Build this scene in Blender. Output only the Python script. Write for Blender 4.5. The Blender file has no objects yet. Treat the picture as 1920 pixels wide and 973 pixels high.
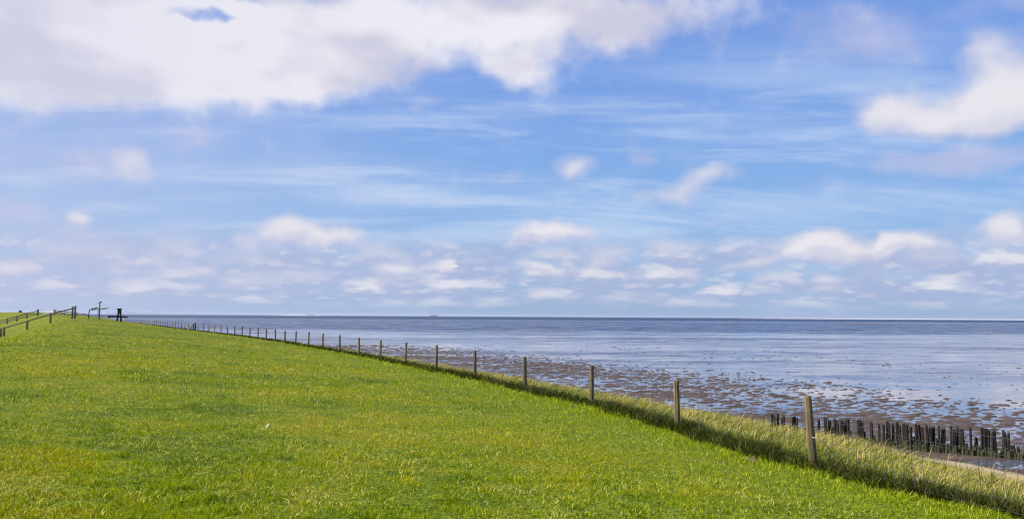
import bpy, bmesh, math, random
import numpy as np
from mathutils import Matrix, Vector

random.seed(7)
RNG = np.random.default_rng(11)
R = math.radians
SC = bpy.context.scene
COL = SC.collection

# ------------------------------------------------------------------ camera
FPX, PW, PH = 1507.0, 1920.0, 973.0
PITCH, ROLL = R(4.05), 0.0058
cam_d = bpy.data.cameras.new('camera')
cam_d.sensor_width = 36.0
cam_d.lens = FPX / PW * 36.0
cam_d.clip_start, cam_d.clip_end = 0.1, 120000.0
cam = bpy.data.objects.new('camera', cam_d)
COL.objects.link(cam)
CAM_M = Matrix.Rotation(math.pi / 2 + PITCH, 4, 'X') @ Matrix.Rotation(ROLL, 4, 'Z')
cam.matrix_world = CAM_M
SC.camera = cam

def pix_dir(px, py):
    v = CAM_M.to_3x3() @ Vector(((px - PW / 2) / FPX, (PH / 2 - py) / FPX, -1.0))
    return v.normalized()

def azel(px, py):
    d = pix_dir(px, py)
    return math.atan2(d.x, d.y), math.asin(d.z)

# ------------------------------------------------------------------ light, exposure
SUN_EL, SUN_AZ = R(42.0), R(-98.0)           # azimuth measured from +Y towards +X
to_sun = Vector((math.cos(SUN_EL) * math.sin(SUN_AZ), math.cos(SUN_EL) * math.cos(SUN_AZ), math.sin(SUN_EL)))
sun_d = bpy.data.lights.new('sun', 'SUN')
sun_d.energy, sun_d.angle, sun_d.color = 5.0, R(0.55), (1.0, 0.955, 0.89)
sun = bpy.data.objects.new('sun', sun_d)
sun.rotation_euler = to_sun.to_track_quat('Z', 'Y').to_euler()
COL.objects.link(sun)
SC.view_settings.view_transform = 'Standard'
SC.view_settings.look = 'None'
SC.view_settings.gamma = 1.0
SC.view_settings.use_curve_mapping = False
SC.view_settings.exposure = 0.45
SC.cycles.filter_width = 1.1
SC.cycles.max_bounces = 6
SC.cycles.transparent_max_bounces = 6

# ------------------------------------------------------------------ node helper
class N:
    """tiny wrapper to write node trees as expressions"""
    def __init__(self, tree):
        self.t = tree
        tree.nodes.clear()
    def n(self, kind, **kw):
        nd = self.t.nodes.new(kind)
        for k, v in kw.items():
            setattr(nd, k, v)
        return nd
    def put(self, sock, v):
        if isinstance(v, bpy.types.NodeSocket):
            self.t.links.new(v, sock)
        elif v is not None:
            if hasattr(sock.default_value, '__len__') and not hasattr(v, '__len__'):
                v = [v] * len(sock.default_value)
            if hasattr(v, '__len__') and len(sock.default_value) == 4 and len(v) == 3:
                v = (*v, 1.0)
            sock.default_value = v
    def m(self, op, a, b=None, c=None, clamp=False):
        nd = self.n('ShaderNodeMath', operation=op, use_clamp=clamp)
        for i, v in enumerate((a, b, c)):
            if v is not None:
                self.put(nd.inputs[i], v)
        return nd.outputs[0]
    def vm(self, op, a, b=None, out=0):
        nd = self.n('ShaderNodeVectorMath', operation=op)
        self.put(nd.inputs[0], a)
        if b is not None:
            if op == 'SCALE':
                self.put(nd.inputs['Scale'], b)
            else:
                self.put(nd.inputs[1], b)
        return nd.outputs[out]
    def xyz(self, v):
        nd = self.n('ShaderNodeSeparateXYZ'); self.put(nd.inputs[0], v)
        return nd.outputs[0], nd.outputs[1], nd.outputs[2]
    def comb(self, x=0.0, y=0.0, z=0.0):
        nd = self.n('ShaderNodeCombineXYZ')
        for i, v in enumerate((x, y, z)):
            self.put(nd.inputs[i], v)
        return nd.outputs[0]
    def noise(self, vec, scale=1.0, detail=4.0, rough=0.55, dist=0.0, color=False, lac=2.0):
        nd = self.n('ShaderNodeTexNoise')
        self.put(nd.inputs['Vector'], vec)
        self.put(nd.inputs['Scale'], scale); self.put(nd.inputs['Detail'], detail)
        self.put(nd.inputs['Roughness'], rough); self.put(nd.inputs['Distortion'], dist)
        self.put(nd.inputs['Lacunarity'], lac)
        return nd.outputs['Color'] if color else nd.outputs['Fac']
    def rng(self, v, a, b, c=0.0, d=1.0, smooth=True):
        nd = self.n('ShaderNodeMapRange', interpolation_type='SMOOTHSTEP' if smooth else 'LINEAR')
        for i, x in enumerate((v, a, b, c, d)):
            self.put(nd.inputs[i], x)
        return nd.outputs[0]
    def mix(self, f, a, b, mode='MIX'):
        nd = self.n('ShaderNodeMix', data_type='RGBA', blend_type=mode)
        self.put(nd.inputs[0], f); self.put(nd.inputs[6], a); self.put(nd.inputs[7], b)
        return nd.outputs[2]
    def ramp(self, f, stops, interp='LINEAR'):
        nd = self.n('ShaderNodeValToRGB')
        cr = nd.color_ramp
        cr.interpolation = interp
        while len(cr.elements) < len(stops):
            cr.elements.new(0.5)
        for e, (p, c) in zip(cr.elements, stops):
            e.position = p
            e.color = (*c, 1.0)
        self.put(nd.inputs[0], f)
        return nd.outputs[0]
    def bump(self, h, strength=0.5, dist=0.1, normal=None):
        nd = self.n('ShaderNodeBump')
        self.put(nd.inputs['Strength'], strength); self.put(nd.inputs['Distance'], dist)
        self.put(nd.inputs['Height'], h)
        if normal is not None:
            self.put(nd.inputs['Normal'], normal)
        return nd.outputs[0]

# ------------------------------------------------------------------ sky
world = bpy.data.worlds.new('World')
SC.world = world
world.use_nodes = True
w = N(world.node_tree)
tc = w.n('ShaderNodeTexCoord')
direction = w.vm('NORMALIZE', tc.outputs['Generated'])
dx, dy, dz = w.xyz(direction)
az = w.m('ARCTAN2', dx, dy)
el = w.m('ARCSINE', dz)
P = w.comb(az, el, 0.0)

sky = w.n('ShaderNodeTexSky', sky_type='NISHITA')
sky.sun_disc = False
sky.sun_elevation = SUN_EL
sky.sun_rotation = SUN_AZ
sky.altitude = 10.0
sky.air_density = 1.0
sky.dust_density = 0.6
sky.ozone_density = 2.0
SKY_TINT = (0.83, 0.93, 1.07)
base = w.mix(1.0, sky.outputs[0], SKY_TINT, 'MULTIPLY')
# paler, slightly violet air towards the horizon
veil = w.ramp(w.m('DIVIDE', el, R(30), clamp=True),
              [(0.0, (2.75, 4.3, 6.8)), (0.12, (3.0, 5.0, 8.1)), (0.30, (2.45, 4.45, 8.3)), (0.5, (1.95, 3.75, 8.3)), (0.8, (1.85, 3.3, 8.0)), (1.0, (1.7, 3.0, 7.6))])
base = w.mix(0.82, base, veil)

PXR = 1.0 / FPX
warp1 = w.noise(P, 9.0, 3.0, 0.55, color=True)
warp2 = w.noise(P, 34.0, 4.0, 0.55, color=True)
off = w.vm('ADD', w.vm('SCALE', w.vm('SUBTRACT', warp1, (0.5, 0.5, 0.5)), 0.075),
           w.vm('SCALE', w.vm('SUBTRACT', warp2, (0.5, 0.5, 0.5)), 0.018))
off = w.vm('MULTIPLY', off, (1.0, 0.75, 0.0))
Pw = w.vm('ADD', P, off)

def blob_field(vec, blobs):
    acc = None
    for cx, cy, rx, ry, wt in blobs:
        a, e = azel(cx, cy)
        sx, sy = 1.0 / (rx * PXR), 1.0 / (ry * PXR)
        nd = w.n('ShaderNodeVectorMath', operation='MULTIPLY_ADD')
        w.put(nd.inputs[0], vec); nd.inputs[1].default_value = (sx, sy, 0.0); nd.inputs[2].default_value = (-a * sx, -e * sy, 0.0)
        ln = w.vm('LENGTH', nd.outputs[0], out=1)
        q = w.rng(ln, 1.25, 0.0, 0.0, wt)
        acc = q if acc is None else w.m('ADD', acc, q)
    return acc

BIG = [(110, 50, 460, 135, 1.2), (470, 85, 320, 105, 1.0), (720, 45, 320, 125, 0.95), (540, 150, 200, 50, 0.5),
       (60, 150, 250, 42, 0.55), (1010, 20, 260, 75, 0.75), (985, 130, 105, 58, 0.85), (1160, 40, 240, 75, 0.55), (1330, 10, 160, 50, 0.3),
       (345, 26, 60, 16, -0.9), (400, 46, 55, 16, -1.2), (440, 56, 40, 14, -0.5), (470, 8, 80, 18, -0.5), (850, 150, 80, 36, -0.45), (250, 175, 120, 26, 0.3)]
MED = [(1895, 150, 95, 85, 1.0), (1850, 205, 120, 48, 0.8), (1700, 205, 92, 62, 0.85), (1640, 215, 40, 50, 0.3),
       (235, 305, 55, 52, 0.62), (155, 408, 38, 30, 0.95), (600, 440, 118, 32, 0.95), (515, 428, 50, 30, 0.6),
       (458, 445, 40, 28, 0.5), (1072, 308, 55, 32, 0.62), (1345, 332, 66, 34, 0.72), (1268, 358, 56, 34, 0.6),
       (1170, 372, 90, 30, 0.35), (1035, 436, 80, 30, 0.95), (1110, 446, 50, 24, 0.5), (980, 452, 60, 22, 0.5), (1480, 472, 75, 30, 0.7), (1545, 460, 70, 36, 0.9), (1620, 474, 60, 24, 0.6),
       (1665, 462, 34, 26, 0.6), (1712, 462, 50, 30, 0.8), (1765, 472, 40, 22, 0.5), (1390, 486, 70, 18, 0.55), (1890, 428, 60, 42, 1.0), (1030, 497, 60, 22, 0.8),
       (750, 500, 80, 26, 0.75), (1280, 520, 50, 18, 0.7), (1230, 465, 60, 26, 0.5), (820, 515, 50, 20, 0.5), (440, 512, 90, 22, 0.55),
       (270, 500, 80, 22, 0.6), (30, 498, 80, 22, 0.7), (1560, 518, 60, 16, 0.7), (1130, 490, 50, 18, 0.5)]
FAINT = [(1620, 80, 150, 65, 0.8), (1790, 295, 190, 40, 1.0), (40, 395, 95, 34, 0.8), (1510, 30, 160, 40, 0.4), (130, 300, 160, 50, 0.6),
         (1200, 292, 60, 20, 0.6), (960, 325, 60, 20, 0.5), (1360, 418, 60, 16, 0.5), (1780, 430, 60, 40, 0.6), (800, 185, 60, 25, 0.5),
         (1900, 5, 120, 30, 0.6), (330, 245, 260, 40, 0.4)]
puff = w.noise(P, 22.0, 5.0, 0.5)
puff2 = w.noise(P, 75.0, 4.0, 0.55)
nz = w.m('ADD', w.m('MULTIPLY', w.m('SUBTRACT', puff, 0.5), 0.9), w.m('MULTIPLY', w.m('SUBTRACT', puff2, 0.5), 0.12))
f_big = w.m('ADD', blob_field(Pw, BIG), w.m('MULTIPLY', nz, 1.15))
d_big = w.rng(f_big, 0.02, 0.95)
b_med = blob_field(Pw, MED)
f_med = w.m('ADD', b_med, w.m('MULTIPLY', nz, 0.75))
d_med = w.rng(f_med, 0.10, 0.85)
f_faint = w.m('ADD', blob_field(Pw, FAINT), w.m('MULTIPLY', nz, 0.8))
d_faint = w.m('MULTIPLY', w.rng(f_faint, 0.1, 1.0), 0.55)

# cumulus field low over the sea: grey-violet banks with sunlit heads, smaller and flatter towards the horizon
def layer(vec_el, ka, ke, seed, detail=5.0):
    v = w.comb(w.m('MULTIPLY', az, ka), w.m('MULTIPLY', w.m('LOGARITHM', w.m('ADD', w.m('MAXIMUM', vec_el, 0.0), 0.03), math.e), ke), seed)
    return w.noise(v, 1.0, detail, 0.56, 0.25)
g0 = layer(el, 11.0, 2.9, 9.4)
zone = w.m('MULTIPLY', w.rng(el, 0.004, 0.030), w.rng(el, 0.108, 0.068))
cover = w.m('MULTIPLY', w.rng(g0, 0.30, 0.55), zone)
def heads(vec_el, ka, ke, seed):
    """rounded cloud heads; returns distance from the head's middle and a random number per head"""
    v = w.comb(w.m('MULTIPLY', az, ka), w.m('MULTIPLY', w.m('LOGARITHM', w.m('ADD', w.m('MAXIMUM', vec_el, 0.0), 0.03), math.e), ke), seed)
    wp = w.vm('SCALE', w.vm('SUBTRACT', w.noise(v, 1.7, 4.0, 0.6, color=True), (0.5, 0.5, 0.5)), 0.95)
    nd = w.n('ShaderNodeTexVoronoi', voronoi_dimensions='2D', feature='SMOOTH_F1')
    w.put(nd.inputs['Vector'], w.vm('ADD', v, wp))
    nd.inputs['Scale'].default_value = 1.0
    nd.inputs['Smoothness'].default_value = 0.35
    return nd.outputs['Distance'], nd.outputs['Color']
def puffs(ka, ke, seed, de):
    d0, cc = heads(el, ka, ke, seed)
    d1, _ = heads(w.m('ADD', el, de), ka, ke, seed)
    r_, g_, _b = w.xyz(cc)
    a_ = w.m('MULTIPLY', w.m('MULTIPLY', w.rng(d0, 0.66, 0.08), w.rng(r_, 0.08, 0.55)), zone)
    lit = w.m('MULTIPLY', w.rng(w.m('SUBTRACT', d1, d0), -0.22, 0.16), w.rng(g_, -0.2, 0.7))
    return a_, lit
pa, pl = puffs(14.0, 3.0, 0.0, 0.008)
qa, ql = puffs(40.0, 7.2, 3.0, 0.004)

# cirrus streaks
cv = w.comb(w.m('MULTIPLY', az, 1.3), w.m('ADD', w.m('MULTIPLY', el, 13.0), w.m('MULTIPLY', w.m('MULTIPLY', az, az), 1.6)), 0.7)
cir = w.noise(cv, 2.3, 7.0, 0.62, 0.55)
cir_z = w.m('MULTIPLY', w.rng(el, 0.05, 0.11), w.rng(el, 0.34, 0.20))
cirrus = w.m('MULTIPLY', w.m('MULTIPLY', w.rng(cir, 0.45, 0.74), cir_z), 0.75)
wisp = w.m('MULTIPLY', w.rng(w.noise(P, 5.0, 6.0, 0.6, 0.8), 0.46, 0.8), 0.30)

CIRRUS = [(650, 335, 420, 48, 0.8), (720, 378, 470, 24, 0.8), (1600, 385, 280, 44, 0.9), (1190, 225, 200, 50, 0.5), (1350, 215, 300, 60, 0.4),
          (850, 445, 330, 14, 0.5), (1200, 415, 250, 20, 0.5), (200, 385, 200, 16, 0.5), (1500, 120, 330, 60, 0.3), (250, 470, 300, 16, 0.5)]
bands = w.m('MULTIPLY', blob_field(w.vm('ADD', P, w.vm('SCALE', off, 0.6)), CIRRUS), w.rng(cir, 0.30, 0.62))
C_WHITE = (8.7, 8.55, 9.0)
C_GREY = (5.7, 6.0, 7.9)
C_PINK = (5.7, 5.6, 7.5)
shade = w.noise(w.vm('MULTIPLY', P, (1.0, 2.6, 1.0)), 4.2, 3.0, 0.45)
big_col = w.mix(w.rng(w.m('ADD', shade, w.m('MULTIPLY', w.m('SUBTRACT', puff, 0.5), 0.12)), 0.40, 0.58), (6.2, 6.1, 7.3), C_WHITE)
# soft undersides: compare the field with the field a little lower
f_med_low = blob_field(w.vm('ADD', Pw, (0.0, -0.006, 0.0)), MED)
under = w.rng(w.m('SUBTRACT', f_med_low, b_med), -0.34, -0.06)
med_col = w.mix(w.m('ADD', w.m('MULTIPLY', under, 0.45), w.m('MULTIPLY', w.rng(f_med, 0.35, 1.05), 0.55)), (5.1, 5.3, 7.2), (8.2, 8.0, 8.4))

c = w.mix(cirrus, base, (5.6, 6.8, 8.9))
c = w.mix(w.m('MINIMUM', w.m('MULTIPLY', bands, 0.8), 0.8), c, (5.3, 6.5, 8.7))
c = w.mix(wisp, c, (5.2, 6.0, 8.6))
c = w.mix(w.m('MULTIPLY', cover, 0.8), c, (3.9, 4.6, 6.9))
c = w.mix(w.m('MULTIPLY', qa, 0.5), c, w.mix(ql, (4.2, 4.8, 6.9), (7.2, 7.1, 7.9)))
c = w.mix(w.m('MULTIPLY', pa, 0.85), c, w.mix(pl, (4.4, 4.9, 6.9), (8.0, 7.85, 8.4)))
c = w.mix(d_faint, c, C_PINK)
c = w.mix(w.m('MULTIPLY', d_med, 0.93), c, med_col)
c = w.mix(w.m('MULTIPLY', d_big, 0.95), c, big_col)
# thin milkiness on the sunny (left) side of the sky
c = w.mix(w.m('MULTIPLY', w.rng(az, 0.05, -0.75), 0.40), c, (6.2, 6.2, 8.0))
bg = w.n('ShaderNodeBackground')
w.put(bg.inputs['Color'], c)
bg.inputs['Strength'].default_value = 0.075
wo = w.n('ShaderNodeOutputWorld')
w.t.links.new(bg.outputs[0], wo.inputs['Surface'])
world.cycles.sampling_method = 'MANUAL'
world.cycles.sample_map_resolution = 512

# ------------------------------------------------------------------ scene-building helpers
def tag(o, label=None, cat=None, group=None, kind=None):
    if label: o['label'] = label
    if cat: o['category'] = cat
    if group: o['group'] = group
    if kind: o['kind'] = kind
    return o

def link(name, me, mat, parent=None):
    o = bpy.data.objects.new(name, me)
    COL.objects.link(o)
    if mat is not None and len(me.materials) == 0:
        me.materials.append(mat)
    if parent is not None:
        o.parent = parent
    return o

def empty(name, loc):
    o = bpy.data.objects.new(name, None)
    o.empty_display_size = 0.2
    o.location = loc
    COL.objects.link(o)
    return o

def fast_mesh(name, co, loops, starts, smooth=False, attrs=None):
    me = bpy.data.meshes.new(name)
    co = np.ascontiguousarray(co, dtype=np.float32)
    me.vertices.add(len(co)); me.vertices.foreach_set('co', co.ravel())
    me.loops.add(len(loops)); me.loops.foreach_set('vertex_index', np.ascontiguousarray(loops, dtype=np.int32))
    me.polygons.add(len(starts)); me.polygons.foreach_set('loop_start', np.ascontiguousarray(starts, dtype=np.int32))
    me.update(calc_edges=True)
    if smooth:
        me.polygons.foreach_set('use_smooth', np.ones(len(starts), dtype=bool))
    for k, v in (attrs or {}).items():
        a = me.attributes.new(k, 'FLOAT', 'POINT')
        a.data.foreach_set('value', np.ascontiguousarray(v, dtype=np.float32))
    return me

def grid_mesh(name, X, Y, Z, smooth=True, attrs=None, flip=False):
    nr, nc = X.shape
    co = np.stack([X, Y, Z], -1).reshape(-1, 3)
    i = np.arange(nr * nc).reshape(nr, nc)
    q = [i[:-1, :-1], i[:-1, 1:], i[1:, 1:], i[1:, :-1]]
    if flip: q = q[::-1]
    q = np.stack(q, -1).reshape(-1, 4)
    return fast_mesh(name, co, q.ravel(), np.arange(len(q)) * 4, smooth, attrs)

class MB:
    """collects simple solids into one mesh"""
    def __init__(self):
        self.bm = bmesh.new()
    def box(self, c, size, rot=None, bevel=0.0):
        b = bmesh.new()
        bmesh.ops.create_cube(b, size=1.0)
        bmesh.ops.scale(b, vec=size, verts=b.verts)
        if bevel:
            bmesh.ops.bevel(b, geom=b.edges[:], offset=bevel, segments=2, affect='EDGES')
        m = Matrix.Translation(c) @ (rot.to_4x4() if rot is not None else Matrix.Identity(4))
        bmesh.ops.transform(b, matrix=m, verts=b.verts)
        self._join(b)
        return self
    def bar(self, a, b_, wd, ht, bevel=0.01):
        """square timber from a to b"""
        a, b_ = Vector(a), Vector(b_)
        d = b_ - a
        up = Vector((0, 0, 1)) if abs(d.normalized().z) < 0.95 else Vector((0, 1, 0))
        x = d.normalized(); y = up.cross(x).normalized(); z = x.cross(y)
        rot = Matrix((x, y, z)).transposed()
        return self.box((a + b_) / 2, (d.length, wd, ht), rot, bevel)
    def tube(self, pts, rad, sides=10, cap=True):
        pts = [Vector(p) for p in pts]
        rads = rad if hasattr(rad, '__len__') else [rad] * len(pts)
        bm = self.bm
        rings = []
        for i, p in enumerate(pts):
            d = (pts[min(i + 1, len(pts) - 1)] - pts[max(i - 1, 0)]).normalized()
            ref = Vector((0, 0, 1)) if abs(d.z) < 0.9 else Vector((1, 0, 0))
            u = d.cross(ref).normalized(); v = u.cross(d)
            rings.append([bm.verts.new(p + (u * math.cos(t) + v * math.sin(t)) * rads[i])
                          for t in (2 * math.pi * k / sides for k in range(sides))])
        for r0, r1 in zip(rings, rings[1:]):
            for k in range(sides):
                bm.faces.new((r0[k], r0[(k + 1) % sides], r1[(k + 1) % sides], r1[k]))
        if cap:
            bm.faces.new(rings[0]); bm.faces.new(rings[-1][::-1])
        return self
    def _join(self, b):
        tmp = bpy.data.meshes.new('tmp'); b.to_mesh(tmp); b.free()
        self.bm.from_mesh(tmp); bpy.data.meshes.remove(tmp)
    def mesh(self, name, smooth=False):
        bmesh.ops.recalc_face_normals(self.bm, faces=self.bm.faces)
        me = bpy.data.meshes.new(name)
        self.bm.to_mesh(me); self.bm.free()
        if smooth:
            me.polygons.foreach_set('use_smooth', np.ones(len(me.polygons), dtype=bool))
        return me
    def build(self, name, mat, parent=None, smooth=False):
        return link(name, self.mesh(name, smooth), mat, parent)

# numpy noise
def _hash(ix, iy, seed):
    h = (ix.astype(np.int64) * 374761393 + iy.astype(np.int64) * 668265263 + seed * 974634777) & 0xffffffff
    h = ((h ^ (h >> 13)) * 1274126177) & 0xffffffff
    h = (h ^ (h >> 16)) & 0xffffffff
    return h.astype(np.float64) / 4294967296.0

def vnoise(x, y, seed=0):
    x0, y0 = np.floor(x), np.floor(y)
    fx, fy = x - x0, y - y0
    fx = fx * fx * fx * (fx * (fx * 6 - 15) + 10); fy = fy * fy * fy * (fy * (fy * 6 - 15) + 10)
    def g(ax, ay, ox, oy):
        t = _hash(ax, ay, seed) * 2 * math.pi
        return np.cos(t) * ox + np.sin(t) * oy
    rx, ry = x - x0, y - y0
    a = g(x0, y0, rx, ry); b = g(x0 + 1, y0, rx - 1, ry)
    c_ = g(x0, y0 + 1, rx, ry - 1); d = g(x0 + 1, y0 + 1, rx - 1, ry - 1)
    return (a * (1 - fx) + b * fx) * (1 - fy) + (c_ * (1 - fx) + d * fx) * fy

def fbm(x, y, octaves=4, seed=0, gain=0.5):
    s, a = 0.0, 1.0
    for o in range(octaves):
        s = s + a * vnoise(x, y, seed + o * 17)
        x, y, a = x * 2.03 + 3.7, y * 2.03 - 1.3, a * gain
    return s

def smooth(e0, e1, x):
    t = np.clip((x - e0) / (e1 - e0), 0, 1)
    return t * t * (3 - 2 * t)

# ------------------------------------------------------------------ the dike: laid out along its sea fence
Z_SEA = -3.5
POST_PX = [1519, 1274, 1109, 981, 892, 820, 762, 714, 676, 640, 608, 580, 557]
near = [((p - 960) / FPX * (11.04 + 3.72 * i), 11.04 + 3.72 * i) for i, p in enumerate(POST_PX)]
far = [(-23.1, 71.5), (-32.2, 87.6), (-42.0, 104.5), (-67.0, 150.0), (-97.0, 200.0), (-131.0, 246.0), (-180.0, 296.0), (-245.0, 340.0), (-330.0, 378.0)]
back = [(4.16 + 0.275 * (11.04 - y), y) for y in (-40.0, -30.0, -20.0, -10.0, 0.0, 6.0)]
ctrl = np.array(back + near[::2] + far)

def catmull(ctrl, per=60):
    pts = np.vstack([2 * ctrl[0] - ctrl[1], ctrl, 2 * ctrl[-1] - ctrl[-2]])
    out = []
    for i in range(1, len(pts) - 2):
        p0, p1, p2, p3 = pts[i - 1:i + 3]
        t = np.linspace(0, 1, per, endpoint=False)[:, None]
        t01 = np.linalg.norm(p1 - p0) ** .5; t12 = np.linalg.norm(p2 - p1) ** .5; t23 = np.linalg.norm(p3 - p2) ** .5
        m1 = (p2 - p1 + t12 * ((p1 - p0) / t01 - (p2 - p0) / (t01 + t12)))
        m2 = (p2 - p1 + t12 * ((p3 - p2) / t23 - (p3 - p1) / (t12 + t23)))
        out.append((2 * (p1 - p2) + m1 + m2) * t ** 3 + (-3 * (p1 - p2) - 2 * m1 - m2) * t ** 2 + m1 * t + p1)
    out.append(ctrl[-1:])
    return np.vstack(out)

curve = catmull(ctrl)
seg = np.linalg.norm(np.diff(curve, axis=0), axis=1)
S_ALL = np.concatenate([[0], np.cumsum(seg)])
# zero of s = first post
i0 = np.argmin(np.linalg.norm(curve - np.array(near[0]), axis=1))
S_ALL = S_ALL - S_ALL[i0]
S_MIN, S_MAX = S_ALL[0], S_ALL[-1]
ker = np.ones(41) / 41
tan = np.gradient(curve, S_ALL, axis=0)
tan = np.stack([np.convolve(np.pad(tan[:, k], 20, mode='edge'), ker, 'valid') for k in (0, 1)], -1)
tan /= np.linalg.norm(tan, axis=1)[:, None]

def su_xy(s, u):
    """s along the fence, u to its left (landward); negative u is seaward"""
    px = np.interp(s, S_ALL, curve[:, 0]); py = np.interp(s, S_ALL, curve[:, 1])
    tx = np.interp(s, S_ALL, tan[:, 0]); ty = np.interp(s, S_ALL, tan[:, 1])
    return px - ty * u, py + tx * u

def xy_su(x, y):
    x = np.atleast_1d(np.asarray(x, float)); y = np.atleast_1d(np.asarray(y, float))
    s = np.empty_like(x); u = np.empty_like(x)
    cs = curve[::3]; ts = tan[::3]; ss = S_ALL[::3]
    for a in range(0, len(x), 20000):
        xx, yy = x[a:a + 20000, None], y[a:a + 20000, None]
        d = (cs[None, :, 0] - xx) ** 2 + (cs[None, :, 1] - yy) ** 2
        k = np.argmin(d, axis=1)
        ddx = x[a:a + 20000] - cs[k, 0]; ddy = y[a:a + 20000] - cs[k, 1]
        s[a:a + 20000] = ss[k] + ddx * ts[k, 0] + ddy * ts[k, 1]
        u[a:a + 20000] = -ddx * ts[k, 1] + ddy * ts[k, 0]
    return s, u

ZF = -2.0
def dike_z(s, u, rough=True):
    zc = np.interp(s, [-60, 20, 70, 90, 130, 165, 215, 260, 600], [-1.22, -1.12, -0.62, -0.48, -0.38, -0.28, 0.1, 0.35, 0.4])
    u1 = np.interp(s, [0, 90, 150, 200], [13.0, 12.5, 10.5, 12.0])
    u2 = np.interp(s, [0, 60, 95, 150, 172, 225, 600], [14.0, 14.0, 13.2, 16.6, 17.4, 20.0, 20.0])
    up = np.clip(u / u1, 0, 1)
    z_up = ZF + (zc - ZF) * (up * 0.82 + 0.18 * up * up * (3 - 2 * up))
    w_ = u - u2
    drop = np.where(w_ > 0, np.where(w_ < 1.6, w_ * w_ / (2 * 1.6 * 3.0), 0.8 / 3.0 + (w_ - 1.6) / 3.0), 0)
    z_land = np.maximum(zc - drop, -3.6)
    v = -u
    z_sea = ZF - 1.42 * np.clip(v / 8.6, 0, 1) ** 1.08 - 0.5 * np.clip((v - 8.6) / 4.0, 0, 1)
    z = np.where(u < 0, z_sea, np.where(u <= u2, z_up, z_land))
    if rough:
        x, y = su_xy(s, u)
        z = z + 0.05 * fbm(x * 0.22, y * 0.22, 3, 5) + 0.018 * fbm(x * 1.3, y * 1.3, 2, 9)
    return z

def ground(x, y):
    s, u = xy_su([x], [y])
    return float(dike_z(s, u)[0])

# ------------------------------------------------------------------ materials
def mat(name):
    m = bpy.data.materials.new(name)
    m.use_nodes = True
    return m, N(m.node_tree)

def finish(t, shader):
    o = t.n('ShaderNodeOutputMaterial')
    t.t.links.new(shader, o.inputs['Surface'])

def principled(t, color, rough=0.8, spec=0.3, normal=None, metal=0.0, ior=None):
    p = t.n('ShaderNodeBsdfPrincipled')
    t.put(p.inputs['Base Color'], color); t.put(p.inputs['Roughness'], rough)
    t.put(p.inputs['Specular IOR Level'], spec); t.put(p.inputs['Metallic'], metal)
    if ior: p.inputs['IOR'].default_value = ior
    if normal is not None: t.put(p.inputs['Normal'], normal)
    return p.outputs[0]

def world_pos(t):
    return t.n('ShaderNodeNewGeometry').outputs['Position']

def lawn_colour(t, pos, rnd, lush):
    """sheep-grazed turf: green with yellowed and straw patches"""
    big = t.noise(pos, 0.16, 3.0, 0.55, 0.3)
    mid = t.noise(pos, 0.75, 4.0, 0.6, 0.4)
    small = t.noise(pos, 3.6, 3.0, 0.6)
    patch = t.m('ADD', t.m('MULTIPLY', big, 0.36), t.m('ADD', t.m('MULTIPLY', mid, 0.36), t.m('MULTIPLY', small, 0.28)))
    g = t.ramp(patch, [(0.415, (0.075, 0.155, 0.003)), (0.465, (0.21, 0.30, 0.004)), (0.52, (0.32, 0.345, 0.006)), (0.59, (0.46, 0.38, 0.010))])
    g = t.mix(0.5, g, t.ramp(rnd, [(0.0, (0.012, 0.024, 0.001)), (0.45, (0.16, 0.22, 0.004)), (0.8, (0.38, 0.42, 0.02)), (1.0, (0.66, 0.64, 0.10))]))
    g = t.mix(t.m('MULTIPLY', lush, 0.8), g, t.ramp(rnd, [(0.0, (0.06, 0.115, 0.005)), (0.5, (0.23, 0.31, 0.010)), (1.0, (0.40, 0.43, 0.03))]))
    return g

M = {}
m_, t = mat('turf_soil')
pos = world_pos(t)
fine = t.noise(pos, 26.0, 4.0, 0.65)
col = lawn_colour(t, pos, t.rng(fine, 0.3, 0.7), t.n('ShaderNodeAttribute', attribute_name='lush').outputs['Fac'])
col = t.mix(1.0, col, t.ramp(fine, [(0.3, (0.30, 0.30, 0.28)), (0.7, (0.75, 0.75, 0.7))]), 'MULTIPLY')
at_z = t.xyz(pos)[2]
sandy = t.mix(t.noise(pos, 3.0, 4.0, 0.6), (0.36, 0.27, 0.155), (0.46, 0.35, 0.22))
col = t.mix(t.m('MULTIPLY', t.rng(t.m('ADD', at_z, t.m('MULTIPLY', t.noise(pos, 0.8, 3.0), 0.25)), -2.85, -3.1), t.rng(t.xyz(pos)[1], 19.6, 18.9)), col, sandy)
finish(t, principled(t, col, 0.95, 0.15, t.bump(fine, 0.6, 0.04)))
M['turf'] = m_

def blade_mat(name, colour_fn, trans=0.28):
    m_, t = mat(name)
    pos = world_pos(t)
    a = t.n('ShaderNodeAttribute', attribute_name='rnd')
    col = colour_fn(t, pos, a.outputs['Fac'])
    df = t.n('ShaderNodeBsdfDiffuse')
    t.put(df.inputs['Color'], col)
    p = df.outputs[0]
    tr = t.n('ShaderNodeBsdfTranslucent')
    t.put(tr.inputs['Color'], t.mix(1.0, col, (1.25, 1.25, 0.7), 'MULTIPLY'))
    mx = t.n('ShaderNodeMixShader')
    mx.inputs[0].default_value = trans
    t.t.links.new(p, mx.inputs[1]); t.t.links.new(tr.outputs[0], mx.inputs[2])
    finish(t, mx.outputs[0])
    return m_

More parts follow.
